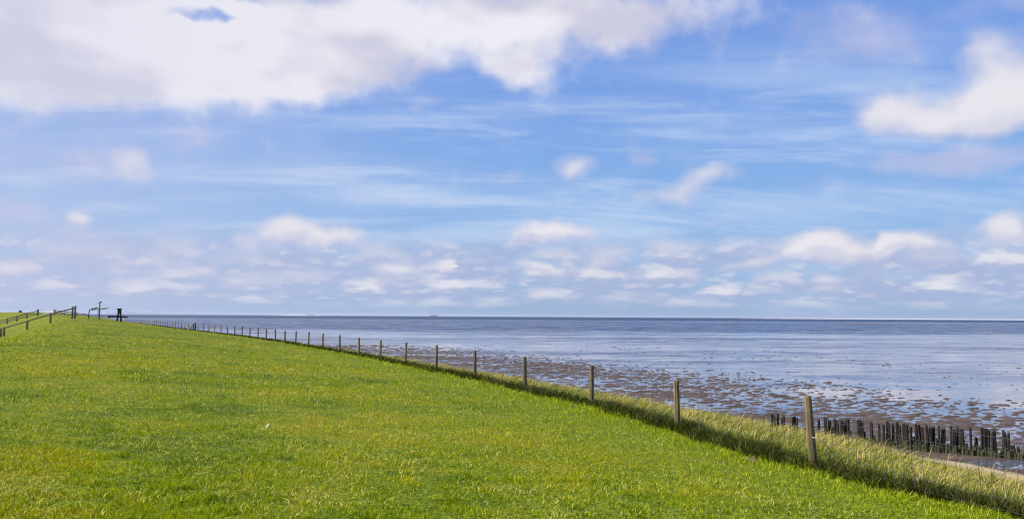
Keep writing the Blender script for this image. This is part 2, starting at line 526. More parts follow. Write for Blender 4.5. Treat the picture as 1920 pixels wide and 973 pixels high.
def lawn_blade_col(t, pos, rnd):
    lush = t.n('ShaderNodeAttribute', attribute_name='lush').outputs['Fac']
    g = lawn_colour(t, pos, rnd, lush)
    straw = t.rng(t.m('ADD', rnd, t.m('MULTIPLY', t.m('SUBTRACT', t.noise(pos, 0.9, 3.0), 0.5), 1.0)), 0.82, 0.94)
    g = t.mix(1.0, g, (1.15, 1.13, 1.0), 'MULTIPLY')
    return t.mix(t.m('MULTIPLY', straw, t.m('SUBTRACT', 0.85, t.m('MULTIPLY', lush, 0.6))), g, (0.76, 0.64, 0.22))
M['lawn'] = blade_mat('lawn_blades', lawn_blade_col)

def rough_col(t, pos, rnd):
    n1 = t.noise(pos, 1.5, 4.0, 0.65)
    k = t.m('ADD', t.m('SUBTRACT', rnd, 0.03), t.m('MULTIPLY', t.m('SUBTRACT', n1, 0.5), 2.0))
    return t.ramp(k, [(0.1, (0.025, 0.045, 0.005)), (0.30, (0.10, 0.145, 0.012)), (0.46, (0.25, 0.25, 0.03)), (0.60, (0.46, 0.36, 0.11)), (0.95, (0.70, 0.54, 0.25))])
M['rough'] = blade_mat('rough_blades', rough_col, 0.3)

def weed_col(t, pos, rnd):
    n1 = t.noise(pos, 1.2, 3.0, 0.6)
    return t.ramp(t.m('ADD', t.m('MULTIPLY', rnd, 0.7), t.m('MULTIPLY', n1, 0.3)),
                  [(0.1, (0.010, 0.018, 0.003)), (0.45, (0.026, 0.042, 0.005)), (0.68, (0.062, 0.08, 0.010)), (0.86, (0.24, 0.18, 0.075))])
M['weeds'] = blade_mat('verge_weeds', weed_col, 0.15)

def wood_mat(name, c0, c1, moss=None, rough=0.85, scale=1.0):
    m_, t = mat(name)
    tcn = t.n('ShaderNodeTexCoord')
    obj = tcn.outputs['Object']
    oi = t.n('ShaderNodeObjectInfo')
    sh = t.vm('ADD', obj, t.comb(t.m('MULTIPLY', oi.outputs['Random'], 30.0), 0.0, t.m('MULTIPLY', oi.outputs['Random'], 17.0)))
    grain = t.noise(t.vm('MULTIPLY', sh, (38.0 * scale, 38.0 * scale, 3.0 * scale)), 1.0, 5.0, 0.65)
    blot = t.noise(sh, 6.0 * scale, 4.0, 0.6)
    col = t.mix(t.rng(grain, 0.32, 0.68), c0, c1)
    col = t.mix(t.m('MULTIPLY', t.rng(blot, 0.5, 0.75), 0.6), col, tuple(x * 0.5 for x in c0))
    col = t.mix(1.0, col, t.mix(oi.outputs['Random'], (0.75, 0.75, 0.75), (1.15, 1.12, 1.05)), 'MULTIPLY')
    if moss:
        mz = t.m('ADD', t.xyz(obj)[2], t.m('MULTIPLY', t.m('SUBTRACT', blot, 0.5), 0.9))
        col = t.mix(t.m('MULTIPLY', t.rng(mz, 0.62, 0.05), 0.75), col, moss)
    finish(t, principled(t, col, rough, 0.25, t.bump(grain, 0.7, 0.012)))
    return m_
M['post'] = wood_mat('weathered_post_wood', (0.105, 0.072, 0.040), (0.31, 0.23, 0.135), moss=(0.10, 0.10, 0.028))
M['pile'] = wood_mat('wet_pile_wood', (0.009, 0.006, 0.005), (0.04, 0.026, 0.021), moss=(0.024, 0.024, 0.011), rough=0.6)
M['stub'] = wood_mat('algae_pile_wood', (0.022, 0.019, 0.012), (0.085, 0.075, 0.042), moss=(0.05, 0.055, 0.022), rough=0.7)
M['rail'] = wood_mat('dark_rail_wood', (0.14, 0.10, 0.075), (0.34, 0.25, 0.19), scale=0.6)
M['tar'] = wood_mat('tarred_timber', (0.014, 0.011, 0.010), (0.045, 0.033, 0.028), scale=0.6)
M['white'] = wood_mat('white_painted_timber', (0.62, 0.60, 0.57), (0.80, 0.79, 0.76), scale=0.4, rough=0.5)

def plain(name, color, rough=0.6, metal=0.0, var=0.12, scale=8.0, spec=0.4):
    m_, t = mat(name)
    tcn = t.n('ShaderNodeTexCoord')
    nn = t.noise(tcn.outputs['Object'], scale, 4.0, 0.6)
    col = t.mix(nn, tuple(x * (1 - var) for x in color), tuple(min(1, x * (1 + var)) for x in color))
    finish(t, principled(t, col, rough, spec, metal=metal))
    return m_
M['wire'] = plain('galvanised_wire', (0.11, 0.105, 0.105), 0.6, 0.4)
M['steel'] = plain('galvanised_steel', (0.42, 0.44, 0.47), 0.45, 0.7)
M['petal'] = plain('dandelion_petals', (0.80, 0.56, 0.01), 0.7, var=0.2, scale=200)
M['stem'] = plain('dandelion_stem', (0.16, 0.20, 0.05), 0.6)
M['feather'] = plain('feather_white', (0.55, 0.54, 0.48), 0.7, var=0.05, scale=60)
M['reed'] = plain('dry_stalk', (0.52, 0.42, 0.22), 0.7, var=0.25, scale=20)
M['leaf_dead'] = plain('withered_leaf', (0.25, 0.16, 0.085), 0.8, var=0.4, scale=20)

# ------------------------------------------------------------------ ground: dike, field, mud, sea
s_lines = np.concatenate([np.arange(S_MIN + 1, -8, 3.0), np.arange(-8, 40, 0.22), np.arange(40, 110, 0.5), np.arange(110, S_MAX - 2, 1.6)])
u_lines = np.concatenate([np.arange(-13.0, 14, 0.25), np.arange(14, 30, 0.5), [32, 36, 42]])
SS, UU = np.meshgrid(s_lines, u_lines, indexing='ij')
XX, YY = su_xy(SS, UU)
ZZ = dike_z(SS, UU)
def lushness(s, u):
    return smooth(3.6, 1.2, u + 0.9 * fbm(s * 0.15, u * 0.4, 3, 77)) * smooth(60, 25, s)
dike = link('dike', grid_mesh('dike', XX, YY, ZZ, flip=True, attrs={'lush': lushness(SS, UU).ravel()}), M['turf'])
tag(dike, 'long green sea dike sloping down to the right towards the mudflat', 'dike', kind='structure')

# polder field behind the dike, out of sight of the camera
fs = np.linspace(S_MIN + 2, S_MAX - 3, 60)
fx0, fy0 = su_xy(fs, np.full(60, 40.0))
fu = np.array([0.0, 0.5, 1.0])
FX = np.stack([fx0, fx0 - 300, np.full(60, -3000.0)], 1)
FY = np.stack([fy0, fy0 + np.linspace(-60, 60, 60), np.linspace(-2500, 1200, 60)], 1)
field = link('field', grid_mesh('field', FX, FY, np.full_like(FX, -3.45), flip=True), M['turf'])
tag(field, 'low grass field on the landward side of the dike', 'field', kind='structure')

# sea sheet (shallow water film over mud, deeper channel far out)
m_, t = mat('tidal_water')
pos = world_pos(t)
px_, py_, pz_ = t.xyz(pos)
dist = t.m('SQRT', t.m('ADD', t.m('MULTIPLY', px_, px_), t.m('MULTIPLY', py_, py_)))
streak = t.noise(t.vm('MULTIPLY', pos, (0.012, 0.060, 0.0)), 1.0, 5.0, 0.62, 0.4)       # long wet bands
streak2 = t.noise(t.vm('MULTIPLY', pos, (0.16, 0.42, 0.0)), 1.0, 6.0, 0.68, 0.5)
# rippled water further out, open channel beyond the flats
near_far = t.m('ADD', py_, t.m('MULTIPLY', t.m('SUBTRACT', streak, 0.5), 130.0))
rip = t.rng(near_far, 140.0, 220.0)
lane = t.rng(t.noise(t.vm('MULTIPLY', pos, (0.0012, 0.012, 0.0)), 1.0, 3.0, 0.6), 0.56, 0.64)     # calm lanes
rip = t.m('MULTIPLY', rip, t.m('SUBTRACT', 1.0, t.m('MULTIPLY', lane, 0.75)))
chan = t.rng(t.m('ADD', py_, t.m('MULTIPLY', t.m('SUBTRACT', streak, 0.5), 300.0)), 750.0, 1000.0)
ripple_zone = t.rng(streak, 0.44, 0.66)
band = t.m('MULTIPLY', t.rng(dist, 46.0, 64.0), t.rng(dist, 210.0, 130.0))
mudfilm = t.m('MULTIPLY', t.rng(t.m('ADD', t.m('MULTIPLY', streak2, 0.8), t.m('MULTIPLY', streak, 0.4)), 0.53, 0.70), band)
tilt = t.m('ADD', t.m('ADD', t.m('ADD', 0.015, t.m('MULTIPLY', ripple_zone, 0.36)), t.m('MULTIPLY', mudfilm, 0.2)),
           t.m('ADD', t.m('MULTIPLY', rip, 0.65), t.m('MULTIPLY', chan, 0.6)))
# wave faces that show from the shore lean towards it
lean_ = t.m('ADD', t.m('ADD', t.m('MULTIPLY', ripple_zone, 0.05), t.m('MULTIPLY', mudfilm, 0.08)),
            t.m('ADD', t.m('MULTIPLY', rip, 0.19), t.m('MULTIPLY', chan, 0.25)))
wv = t.noise(t.vm('MULTIPLY', pos, (1.3, 2.6, 0.0)), 1.0, 3.0, 0.65, 0.2, color=True)
wv2 = t.noise(t.vm('MULTIPLY', pos, (0.16, 0.34, 0.0)), 1.0, 3.0, 0.6, 0.2, color=True)
tv = t.vm('ADD', t.vm('SCALE', t.vm('SUBTRACT', wv, (0.5, 0.5, 0.5)), t.m('MULTIPLY', tilt, 1.6)),
          t.vm('SCALE', t.vm('SUBTRACT', wv2, (0.5, 0.5, 0.5)), t.m('MULTIPLY', tilt, 1.6)))
bn = t.vm('NORMALIZE', t.vm('ADD', t.vm('MULTIPLY', tv, (1.0, 1.0, 0.0)), t.comb(0.0, t.m('MULTIPLY', lean_, -1.0), 1.0)))
rough = t.m('ADD', 0.03, t.m('ADD', t.m('MULTIPLY', mudfilm, 0.2), t.m('MULTIPLY', rip, 0.10)))
wcol = t.mix(t.m('MULTIPLY', mudfilm, 0.9), (0.125, 0.13, 0.16), (0.12, 0.09, 0.085))
wcol = t.mix(t.m('MULTIPLY', ripple_zone, 0.8), wcol, (0.07, 0.075, 0.11))
wcol = t.mix(rip, wcol, (0.035, 0.05, 0.085))
wcol = t.mix(chan, wcol, (0.015, 0.035, 0.07))
finish(t, principled(t, wcol, rough, 0.5, bn, ior=1.55))
M['water'] = m_
xs = np.concatenate([[-60000, -20000, -6000, -2000, -700, -250], np.arange(-100, 101, 50), [250, 700, 2000, 6000, 20000, 60000]])
ys = np.concatenate([[-3000, -300, -50], np.arange(0, 201, 50), [400, 800, 1600, 3200, 6400, 12800, 25600, 60000]])
WX, WY = np.meshgrid(xs, ys)
sea = link('water', grid_mesh('water', WX, WY, np.full_like(WX, Z_SEA, dtype=float)), M['water'])
tag(sea, 'shallow tidal water and wet flats stretching to the horizon', 'water', kind='structure')

# the mud banks near the shore, real relief standing out of the water film
def mud_height(x, y, s, u):
    v = -u
    a = 0.30
    xr = x * math.cos(a) + y * math.sin(a); yr = -x * math.sin(a) + y * math.cos(a)
    wx = 0.55 * fbm(x * 0.5, y * 0.5, 2, 31); wy = 0.55 * fbm(x * 0.5 + 9, y * 0.5, 2, 37)
    ch = np.abs(fbm(xr * 0.95 + wx, yr * 1.9 + wy, 4, 21, 0.58))
    n2 = fbm(xr * 2.7, yr * 5.6, 3, 55)
    bigp = fbm(x * 0.13, y * 0.20, 3, 71)
    # level of the mud relative to the film: high near the shore, drowned further out
    lev = np.interp(v + 1.5 * bigp, [7, 9, 12, 15, 18, 22, 27, 33, 39, 50, 60, 80], [-0.19, -0.22, -0.24, -0.26, -0.32, -0.46, -0.75, -0.84, -0.70, -0.70, -1.0, -1.2])
    h = 0.16 * (ch * 1.05 + (0.30 + 0.25 * smooth(11, 18, v)) * n2 + 0.28 * bigp + lev)
    h = np.where(h > 0.03, 0.03 + (h - 0.03) * 0.4, h)
    # foreshore rising to the sand at the foot of the dike
    shore = 0.15 * smooth(9.4, 8.2, v)
    return Z_SEA + h, shore

gx = np.arange(-46, 62, 0.115)
gy = [14.0]
while gy[-1] < 112:
    gy.append(gy[-1] + 0.095 * max(1.0, gy[-1] / 30.0))
GX, GY = np.meshgrid(gx, np.array(gy))
gs, gu = xy_su(GX.ravel(), GY.ravel())
gs, gu = gs.reshape(GX.shape), gu.reshape(GX.shape)
hz, shore = mud_height(GX, GY, gs, gu)
# pool left between the piles and the sand, at the right
pool = smooth(2.6, 1.2, np.hypot((GX - 13.2) / 1.0 + (GY - 19.6) * 0.8, (GY - 19.62) / 0.34))
GZ = hz + shore
row_d = (GX - 10.8) * 0.53 + (GY - 21.97) * 0.848          # distance beyond the pile row
inshore = smooth(0.2, -0.25, row_d)
flatbit = Z_SEA + 0.022 + 0.02 * fbm(GX * 2.2, GY * 3.4, 4, 91) + 0.012 * fbm(GX * 0.7, GY * 0.9, 2, 95)
GZ = GZ * (1 - inshore) + (flatbit + shore) * inshore
GZ = GZ - pool * 0.10 * inshore
keep_low = smooth(104, 96, GY)
GZ = GZ * keep_low + (Z_SEA - 0.1) * (1 - keep_low)
GZ = np.where(gu > -6.0, Z_SEA - 0.3, GZ)
m_, t = mat('wet_mud')
pos = world_pos(t)
n1 = t.noise(t.vm('MULTIPLY', pos, (1.0, 1.0, 3.0)), 1.4, 5.0, 0.6)
n2 = t.noise(pos, 14.0, 5.0, 0.65)
pz_ = t.xyz(pos)[2]
mc = t.ramp(n1, [(0.3, (0.055, 0.038, 0.028)), (0.5, (0.09, 0.063, 0.047)), (0.7, (0.135, 0.098, 0.072))])
mc = t.mix(t.m('MULTIPLY', t.rng(n2, 0.35, 0.7), 0.4), mc, (0.062, 0.05, 0.036))
mc = t.mix(t.m('MULTIPLY', t.rng(t.m('ADD', pz_, t.m('MULTIPLY', t.m('SUBTRACT', n1, 0.5), 0.15)), -3.47, -3.38), t.rng(t.xyz(pos)[1], 19.6, 18.9)), mc, (0.42, 0.31, 0.19))
mr = t.m('ADD', 0.42, t.m('MULTIPLY', t.rng(t.m('ADD', pz_, t.m('MULTIPLY', n2, 0.03)), -3.49, -3.45), 0.4))
finish(t, principled(t, mc, mr, 0.12, t.bump(n2, 0.6, 0.03)))
M['mud'] = m_
mud = link('mudflat', grid_mesh('mudflat', GX, GY, GZ), M['mud'])
tag(mud, 'brown tidal mud with shining pools beside the dike', 'mudflat', kind='structure')

# ------------------------------------------------------------------ grass
def blades(name, x, y, z, H, W, lean, rnd, material, segs=2, curve_pow=1.8, lean_az=None, root=0.01, extra=None):
    n = len(x)
    th = RNG.uniform(0, 2 * math.pi, n)
    ph = RNG.uniform(0, 2 * math.pi, n) if lean_az is None else lean_az
    sx, sy = np.cos(th), np.sin(th)
    lx, ly = np.cos(ph), np.sin(ph)
    per = 2 * segs + 1
    co = np.empty((n, per, 3), np.float32)
    for k in range(segs + 1):
        tt = k / segs
        cx = x + lx * H * lean * tt ** curve_pow
        cy = y + ly * H * lean * tt ** curve_pow
        cz = z - root + H * tt * (1 - 0.42 * np.minimum(lean, 1.3) * tt)
        wd = W * (1 - tt ** 1.6) * 0.5
        if k < segs:
            co[:, 2 * k] = np.stack([cx - sx * wd, cy - sy * wd, cz], -1)
            co[:, 2 * k + 1] = np.stack([cx + sx * wd, cy + sy * wd, cz], -1)
        else:
            co[:, 2 * k] = np.stack([cx, cy, cz], -1)
    pat, st, p = [], [], 0
    for k in range(segs - 1):
        pat += [2 * k, 2 * k + 1, 2 * k + 3, 2 * k + 2]; st.append(p); p += 4
    pat += [2 * segs - 2, 2 * segs - 1, 2 * segs]; st.append(p); p += 3
    base_i = (np.arange(n) * per)[:, None]
    loops = (base_i + np.array(pat)[None]).ravel()
    starts = ((np.arange(n) * p)[:, None] + np.array(st)[None]).ravel()
    me = fast_mesh(name, co.reshape(-1, 3), loops, starts, False, {'rnd': np.repeat(rnd, per), **{k_: np.repeat(v_, per) for k_, v_ in (extra or {}).items()}})
    return link(name, me, material)

def wedge(n, y0, y1, h, az_lim=0.72):
    """ground points spread so that every distance gets its share of detail"""
    d0, d1 = h / y1, h / y0
    d = RNG.uniform(d0, d1, n)
    yy = h / d
    xx = RNG.uniform(-az_lim, az_lim, n) * yy + RNG.uniform(-0.6, 0.6, n)
    return xx, yy

def verge(s):
    return -0.75 * smooth(0.8, -4.5, s)

# lawn
xs_, ys_ = wedge(420000, 4.6, 175.0, 1.5)
xb, yb = wedge(90000, 16.0, 175.0, 1.5)
xs_ = np.concatenate([xs_, xb]); ys_ = np.concatenate([ys_, yb])
s_, u_ = xy_su(xs_, ys_)
edge = verge(s_) + 0.42 + 0.22 * fbm(s_ * 0.6, s_ * 0 + 2.2, 3, 13)
ok = (u_ > edge - 0.15) & (u_ < 30) & (s_ < S_MAX - 5)
xs_, ys_, s_, u_, edge = xs_[ok], ys_[ok], s_[ok], u_[ok], edge[ok]
z_ = dike_z(s_, u_)
tuft = fbm(xs_ * 3.1, ys_ * 3.1, 3, 3); tuft2 = fbm(xs_ * 0.5, ys_ * 0.5, 3, 8)
rim = smooth(1.2, 0.2, u_ - edge)
Hh = np.clip(0.046 + 0.055 * tuft + 0.025 * tuft2 + RNG.normal(0, 0.012, len(xs_)), 0.016, 0.12) * (1 + 0.9 * rim)
far_k = np.maximum(1.0, ys_ / 11.0)
Hh = Hh * np.minimum(1.5, far_k ** 0.35)
Ww = 0.0078 * far_k * RNG.uniform(0.5, 1.6, len(xs_))
o = blades('lawn_grass', xs_, ys_, z_, Hh, np.minimum(Ww, 0.05), RNG.uniform(0.15, 1.5, len(xs_)), RNG.uniform(0, 1, len(xs_)), M['lawn'], extra={'lush': lushness(s_, u_)})
tag(o, 'short sunlit green turf with yellowed patches on the dike', 'grass', kind='stuff')

# rough grass between fence and mud
def strip(n, v0, v1, s0, s1):
    """s spread so that near and far get equal detail, v seaward distance"""
    k0, k1 = 1.0 / (s1 + 14.0), 1.0 / (s0 + 14.0)
    s = 1.0 / RNG.uniform(k0, k1, n) - 14.0
    return s, RNG.uniform(v0, v1, n)

s_, v_ = strip(130000, -0.25, 9.6, -9.0, 260.0)
clump = fbm(s_ * 0.8, v_ * 0.8, 3, 41)
keep = (v_ > -verge(s_) - 0.25) & (RNG.uniform(0, 1, len(s_)) < np.clip(0.62 + 0.9 * clump, 0.12, 1)) & (v_ < 8.55 - 1.1 * smooth(9.5, 6.0, s_) - 1.6 * smooth(6.2, 4.8, s_) + 0.6 * fbm(s_ * 0.35, s_ * 0 + 5, 3, 44))
s_, v_, clump = s_[keep], v_[keep], clump[keep]
xs_, ys_ = su_xy(s_, -v_)
z_ = dike_z(s_, -v_)
far_k = np.maximum(1.0, ys_ / 14.0)
edge_k = smooth(9.6, 7.6, v_) * smooth(-0.3, 0.6, v_)
Hh = np.clip(0.20 + 0.20 * clump + RNG.normal(0, 0.07, len(s_)), 0.08, 0.6) * (0.45 + 0.55 * edge_k)
Ww = 0.0095 * np.minimum(far_k, 9.0) * RNG.uniform(0.6, 1.4, len(s_))
wind = RNG.normal(0.1, 0.8, len(s_)) + 0.8 * fbm(xs_ * 0.4, ys_ * 0.4, 2, 47)
rn = np.clip(RNG.normal(0.48, 0.18, len(s_)) + 0.16 * smooth(6.0, 8.4, v_) - 0.20 * smooth(1.8, 0.3, v_), 0, 1)
o = blades('rough_grass', xs_, ys_, z_, Hh, Ww, RNG.uniform(0.5, 1.9, len(s_)), rn, M['rough'], segs=3, lean_az=wind)
tag(o, 'tall straw and green rough grass on the seaward slope beyond the fence', 'grass', kind='stuff')

# taller dry stalks standing out of it
s_, v_ = strip(5200, 0.3, 8.6, -9.0, 120.0)
keep = (fbm(s_ * 0.5, v_ * 0.6, 3, 141) > -0.05) & (v_ < 7.6 - 1.1 * smooth(9.5, 6.0, s_))
s_, v_ = s_[keep], v_[keep]
xs_, ys_ = su_xy(s_, -v_)
z_ = dike_z(s_, -v_)
far_k = np.maximum(1.0, ys_ / 14.0)
o = blades('dry_stalks', xs_, ys_, z_, RNG.uniform(0.28, 0.52, len(s_)), 0.0075 * np.minimum(far_k, 5), RNG.uniform(0.3, 1.5, len(s_)),
           np.clip(RNG.normal(0.8, 0.1, len(s_)), 0, 1), M['rough'], segs=3, lean_az=RNG.normal(0.1, 0.9, len(s_)))
tag(o, 'thin straw stalks rising out of the rough grass on the seaward slope', 'grass', kind='stuff')

# dark weeds along the foot of the fence
s_, v_ = strip(90000, -0.75, 0.75, -9.0, 230.0)
wob = 0.22 * fbm(s_ * 0.6, s_ * 0 + 2.2, 3, 13)
inside = (v_ > -(0.46 + wob)) & (v_ < 0.35 + 0.6 * fbm(s_ * 0.5, s_ * 0 + 7.7, 3, 15))
s_, v_ = s_[inside], v_[inside]
v_ = v_ - verge(s_)
xs_, ys_ = su_xy(s_, -v_)
z_ = dike_z(s_, -v_)
far_k = np.maximum(1.0, ys_ / 12.0)
cl = fbm(s_ * 1.1, v_ * 1.4, 3, 61)
Hh = np.clip(0.22 + 0.17 * cl + RNG.normal(0, 0.04, len(s_)), 0.05, 0.42)
Ww = 0.010 * np.minimum(far_k, 8.0) * RNG.uniform(0.6, 1.5, len(s_))
o = blades('verge_weeds', xs_, ys_, z_, Hh, Ww, RNG.uniform(0.3, 1.4, len(s_)), RNG.uniform(0, 1, len(s_)), M['weeds'])
tag(o, 'dark green weeds and matted grass along the foot of the fence', 'weeds', kind='stuff')

# ------------------------------------------------------------------ sea fence
fence = empty('wire_fence', (*near[0], ZF))
tag(fence, 'long wire fence on wooden posts along the sea side of the dike', 'fence')
S_POSTS = [float(xy_su([p[0]], [p[1]])[0][0]) for p in near]
while S_POSTS[-1] < 205:
    S_POSTS.append(S_POSTS[-1] + 3.69 + random.uniform(-0.12, 0.12))
S_POSTS = [S_POSTS[0] - 3.75] + S_POSTS

def post_mesh(name, rad, h, sides=16, rings=10, seed=0):
    rg = random.Random(seed)
    bm = bmesh.new()
    prof = [rg.uniform(0.93, 1.05) for _ in range(sides)]
    # one drying crack
    ck = rg.randrange(sides); prof[ck] *= 0.86
    rows = []
    for i in range(rings + 1):
        tz = i / rings
        z = -0.25 + (h + 0.25) * tz
        tap = 1.04 - 0.07 * tz
        rows.append([bm.verts.new((rad * tap * prof[k] * (1 + rg.uniform(-.012, .012)) * math.cos(2 * math.pi * k / sides),
                                   rad * tap * prof[k] * (1 + rg.uniform(-.012, .012)) * math.sin(2 * math.pi * k / sides),
                                   z)) for k in range(sides)])
    slope = rg.uniform(-0.12, 0.12)
    top = [bm.verts.new((v.co.x * 0.88, v.co.y * 0.88, v.co.z + 0.012 + slope * v.co.x)) for v in rows[-1]]
    rows.append(top)
    for a, b in zip(rows, rows[1:]):
        for k in range(sides):
            bm.faces.new((a[k], a[(k + 1) % sides], b[(k + 1) % sides], b[k]))
    bm.faces.new(rows[0][::-1]); bm.faces.new(rows[-1])
    me = bpy.data.meshes.new(name)
    bm.to_mesh(me); bm.free()
    return me

post_xyz = []
shared = None
for i, s in enumerate(S_POSTS):
    x, y = (float(a) for a in su_xy(np.array(s), np.array(0.0)))
    z = float(dike_z(np.array([s]), np.array([0.0]))[0])
    h = -1.11 - z + random.uniform(-0.05, 0.04)
    rad = 0.053
    if i == 1: rad, h = 0.056, h + 0.02
    if i < 22:
        me = post_mesh('post', rad, h, seed=i)
        sc = 1.0
    else:
        if shared is None: shared = post_mesh('post', 0.052, 0.9, sides=10, rings=3, seed=99)
        me, sc = shared, h / 0.9
    o = link('post', me, M['post'], fence)
    lean = (random.uniform(-2.4, 2.4), random.uniform(-2.4, 2.4))
    if i == 1: lean = (0.5, -4.4)
    if i == 2: lean = (0.0, -1.4)
    o.location = Vector((x, y, z)) - fence.location
    o.rotation_euler = (R(lean[0]), R(lean[1]), random.uniform(0, 6.28))
    if i >= 1:
        o.rotation_euler = (R(lean[0]), R(lean[1]), 0)
    o.scale = (1, 1, sc)
    if i == 1: o['label'] = 'thick mossy post leaning to the left'
    post_xyz.append((Vector((x, y, z)), h, Vector((math.sin(R(lean[1])), -math.sin(R(lean[0])), 1.0))))

def tubes(name, A, B, rad, material, parent):
    """many thin straight wires as one mesh of three-sided prisms"""
    A, B = np.asarray(A, float), np.asarray(B, float)
    d = B - A
    d /= np.linalg.norm(d, axis=1)[:, None]
    ref = np.where(np.abs(d[:, 2:3]) < 0.9, np.array([[0, 0, 1.0]]), np.array([[1.0, 0, 0]]))
    u = np.cross(d, ref); u /= np.linalg.norm(u, axis=1)[:, None]
    v = np.cross(u, d)
    ring = [u * math.cos(a) + v * math.sin(a) for a in (0.3, 0.3 + 2 * math.pi / 3, 0.3 + 4 * math.pi / 3)]
    co = np.stack([A + r * rad for r in ring] + [B + r * rad for r in ring], 1)
    n = len(A)
    pat = np.array([0, 1, 4, 3, 1, 2, 5, 4, 2, 0, 3, 5])
    loops = ((np.arange(n) * 6)[:, None] + pat[None]).ravel()
    starts = np.arange(n * 3) * 4
    me = fast_mesh(name, co.reshape(-1, 3), loops, starts)
    return link(name, me, material, parent)

WA, WB = [], []
heights = [0.12, 0.24, 0.37, 0.51, 0.66, 0.82]
for i in range(len(post_xyz) - 1):
    (p0, h0, l0_), (p1, h1, l1_) = post_xyz[i], post_xyz[i + 1]
    nv = 25 if i < 20 else 0
    K = 6 if i < 8 else 2
    def wire_pt(f, hh):
        a = p0 + l0_ * (hh * h0 / 0.9); b = p1 + l1_ * (hh * h1 / 0.9)
        sag = 0.03 * 4 * f * (1 - f) + 0.012 * math.sin(i * 5.1 + f * 17 + hh * 9)
        q = a.lerp(b, f); q.z -= sag
        q.y += 0.03 * math.sin(i * 2.3 + f * 9 + hh * 4) * (1 if i < 6 else 0)
        return q
    for hh in (heights if i < 32 else heights[1::2]):
        for k in range(K):
            WA.append(wire_pt(k / K, hh)); WB.append(wire_pt((k + 1) / K, hh))
    for k in range(1, nv):
        f = k / nv
        for h0_, h1_ in zip(heights, heights[1:]):
            WA.append(wire_pt(f + 0.004 * math.sin(k * 7 + h0_ * 30), h0_)); WB.append(wire_pt(f + 0.004 * math.sin(k * 7 + h1_ * 30), h1_))
off_ = np.array(fence.location)
tubes('wire_netting', np.array([tuple(v) for v in WA]) - off_, np.array([tuple(v) for v in WB]) - off_, 0.0026, M['wire'], fence)

# a dry bent stalk hanging at the nearest post
p = post_xyz[1][0]
o = MB().tube([p + Vector(q) for q in ((-0.05, -0.10, 0.42), (0.05, -0.11, 0.40), (0.16, -0.10, 0.30), (0.27, -0.06, 0.17), (0.36, 0.0, 0.10))],
              [0.006, 0.007, 0.007, 0.006, 0.003], 6).build('dry_stalk', M['reed'], smooth=True)
tag(o, 'pale bent dry stalk caught beside the leaning fence post', 'stalk')

# ------------------------------------------------------------------ sea-defence piles
def pile_mesh(name, rad, h, seed, sides=9, jag=0.03):
    rg = random.Random(seed)
    bm = bmesh.new()
    rows = []
    prof = [rg.uniform(0.82, 1.1) for _ in range(sides)]
    top = [rg.uniform(-jag, jag) for _ in range(sides)]
    for i in range(7):
        tz = i / 6
        rows.append([bm.verts.new((rad * prof[k] * (1.0 - 0.12 * tz + rg.uniform(-.05, .05)) * math.cos(2 * math.pi * k / sides),
                                   rad * prof[k] * (1.0 - 0.12 * tz + rg.uniform(-.05, .05)) * math.sin(2 * math.pi * k / sides),
                                   -0.2 + (h + 0.2) * tz + (top[k] if i == 6 else 0))) for k in range(sides)])
    for a, b in zip(rows, rows[1:]):
        for k in range(sides):
            bm.faces.new((a[k], a[(k + 1) % sides], b[(k + 1) % sides], b[k]))
    cpt = bm.verts.new((rg.uniform(-.3, .3) * rad, rg.uniform(-.3, .3) * rad, h - jag * 1.2))
    for k in range(sides):
        bm.faces.new((rows[-1][k], rows[-1][(k + 1) % sides], cpt))
    bm.faces.new(rows[0][::-1])
    me = bpy.data.meshes.new(name)
    bm.to_mesh(me); bm.free()
    return me

def row_pt(px, back=0.0):
    r = (px - 960) / FPX
    tt = (21.97 * r - 10.8) / (1.6 + r)
    return 10.8 + 1.6 * tt + 0.53 * back, 21.97 - tt + 0.848 * back

TALL = [1443, 1448, 1452.7, 1462.4, 1467, 1481.3, 1485, 1489.3, 1531, 1541.5, 1545, 1548.5, 1552, 1559.6, 1563, 1567.5,
        1573, 1576, 1579.5, 1584.4, 1601.6, 1605, 1608.5, 1612, 1626.3, 1629, 1643.6, 1650, 1655.7, 1659, 1667, 1673.5, 1680.8, 1686.3,
        1693.6, 1700.5, 1710.7, 1717, 1723.9, 1730.4, 1737, 1742, 1753.8, 1761, 1777.8, 1781.8, 1786, 1791.5, 1797.7, 1811.2,
        1831, 1837, 1844, 1850, 1856.5, 1870.8, 1876, 1880]
TALL += [1662, 1690, 1714, 1734, 1757, 1794.5, 1840.5, 1853]
SHORT = [1459, 1507, 1511.7, 1556, 1590, 1614, 1632, 1640, 1706, 1748, 1773.4, 1803, 1817.4, 1822, 1886.9, 1891.8, 1898.8]
for i, px in enumerate(TALL):
    x, y = row_pt(px, random.uniform(-0.06, 0.12))
    me = pile_mesh('pile', random.uniform(0.034, 0.044), random.uniform(0.58, 0.67), 300 + i)
    o = link('pile', me, M['pile'])
    o.location = (x, y, Z_SEA + random.uniform(-0.01, 0.03))
    o.rotation_euler = (R(random.uniform(-2.5, 2.5)), R(random.uniform(-2.5, 2.5)), 0)
    tag(o, 'tall dark timber pile standing in the mud row behind the low stumps', 'pile', 'tall dark piles in the mud')
for i, px in enumerate(SHORT):
    x, y = row_pt(px, random.uniform(-0.06, 0.12))
    me = pile_mesh('pile', random.uniform(0.028, 0.042), random.uniform(0.26, 0.42), 500 + i, jag=0.05)
    o = link('pile', me, M['pile'])
    o.location = (x, y, Z_SEA)
    o.rotation_euler = (R(random.uniform(-4, 4)), R(random.uniform(-4, 4)), 0)
    tag(o, 'broken half height pile among the tall dark piles', 'pile', 'broken piles in the mud')
px = 1584.0
i = 0
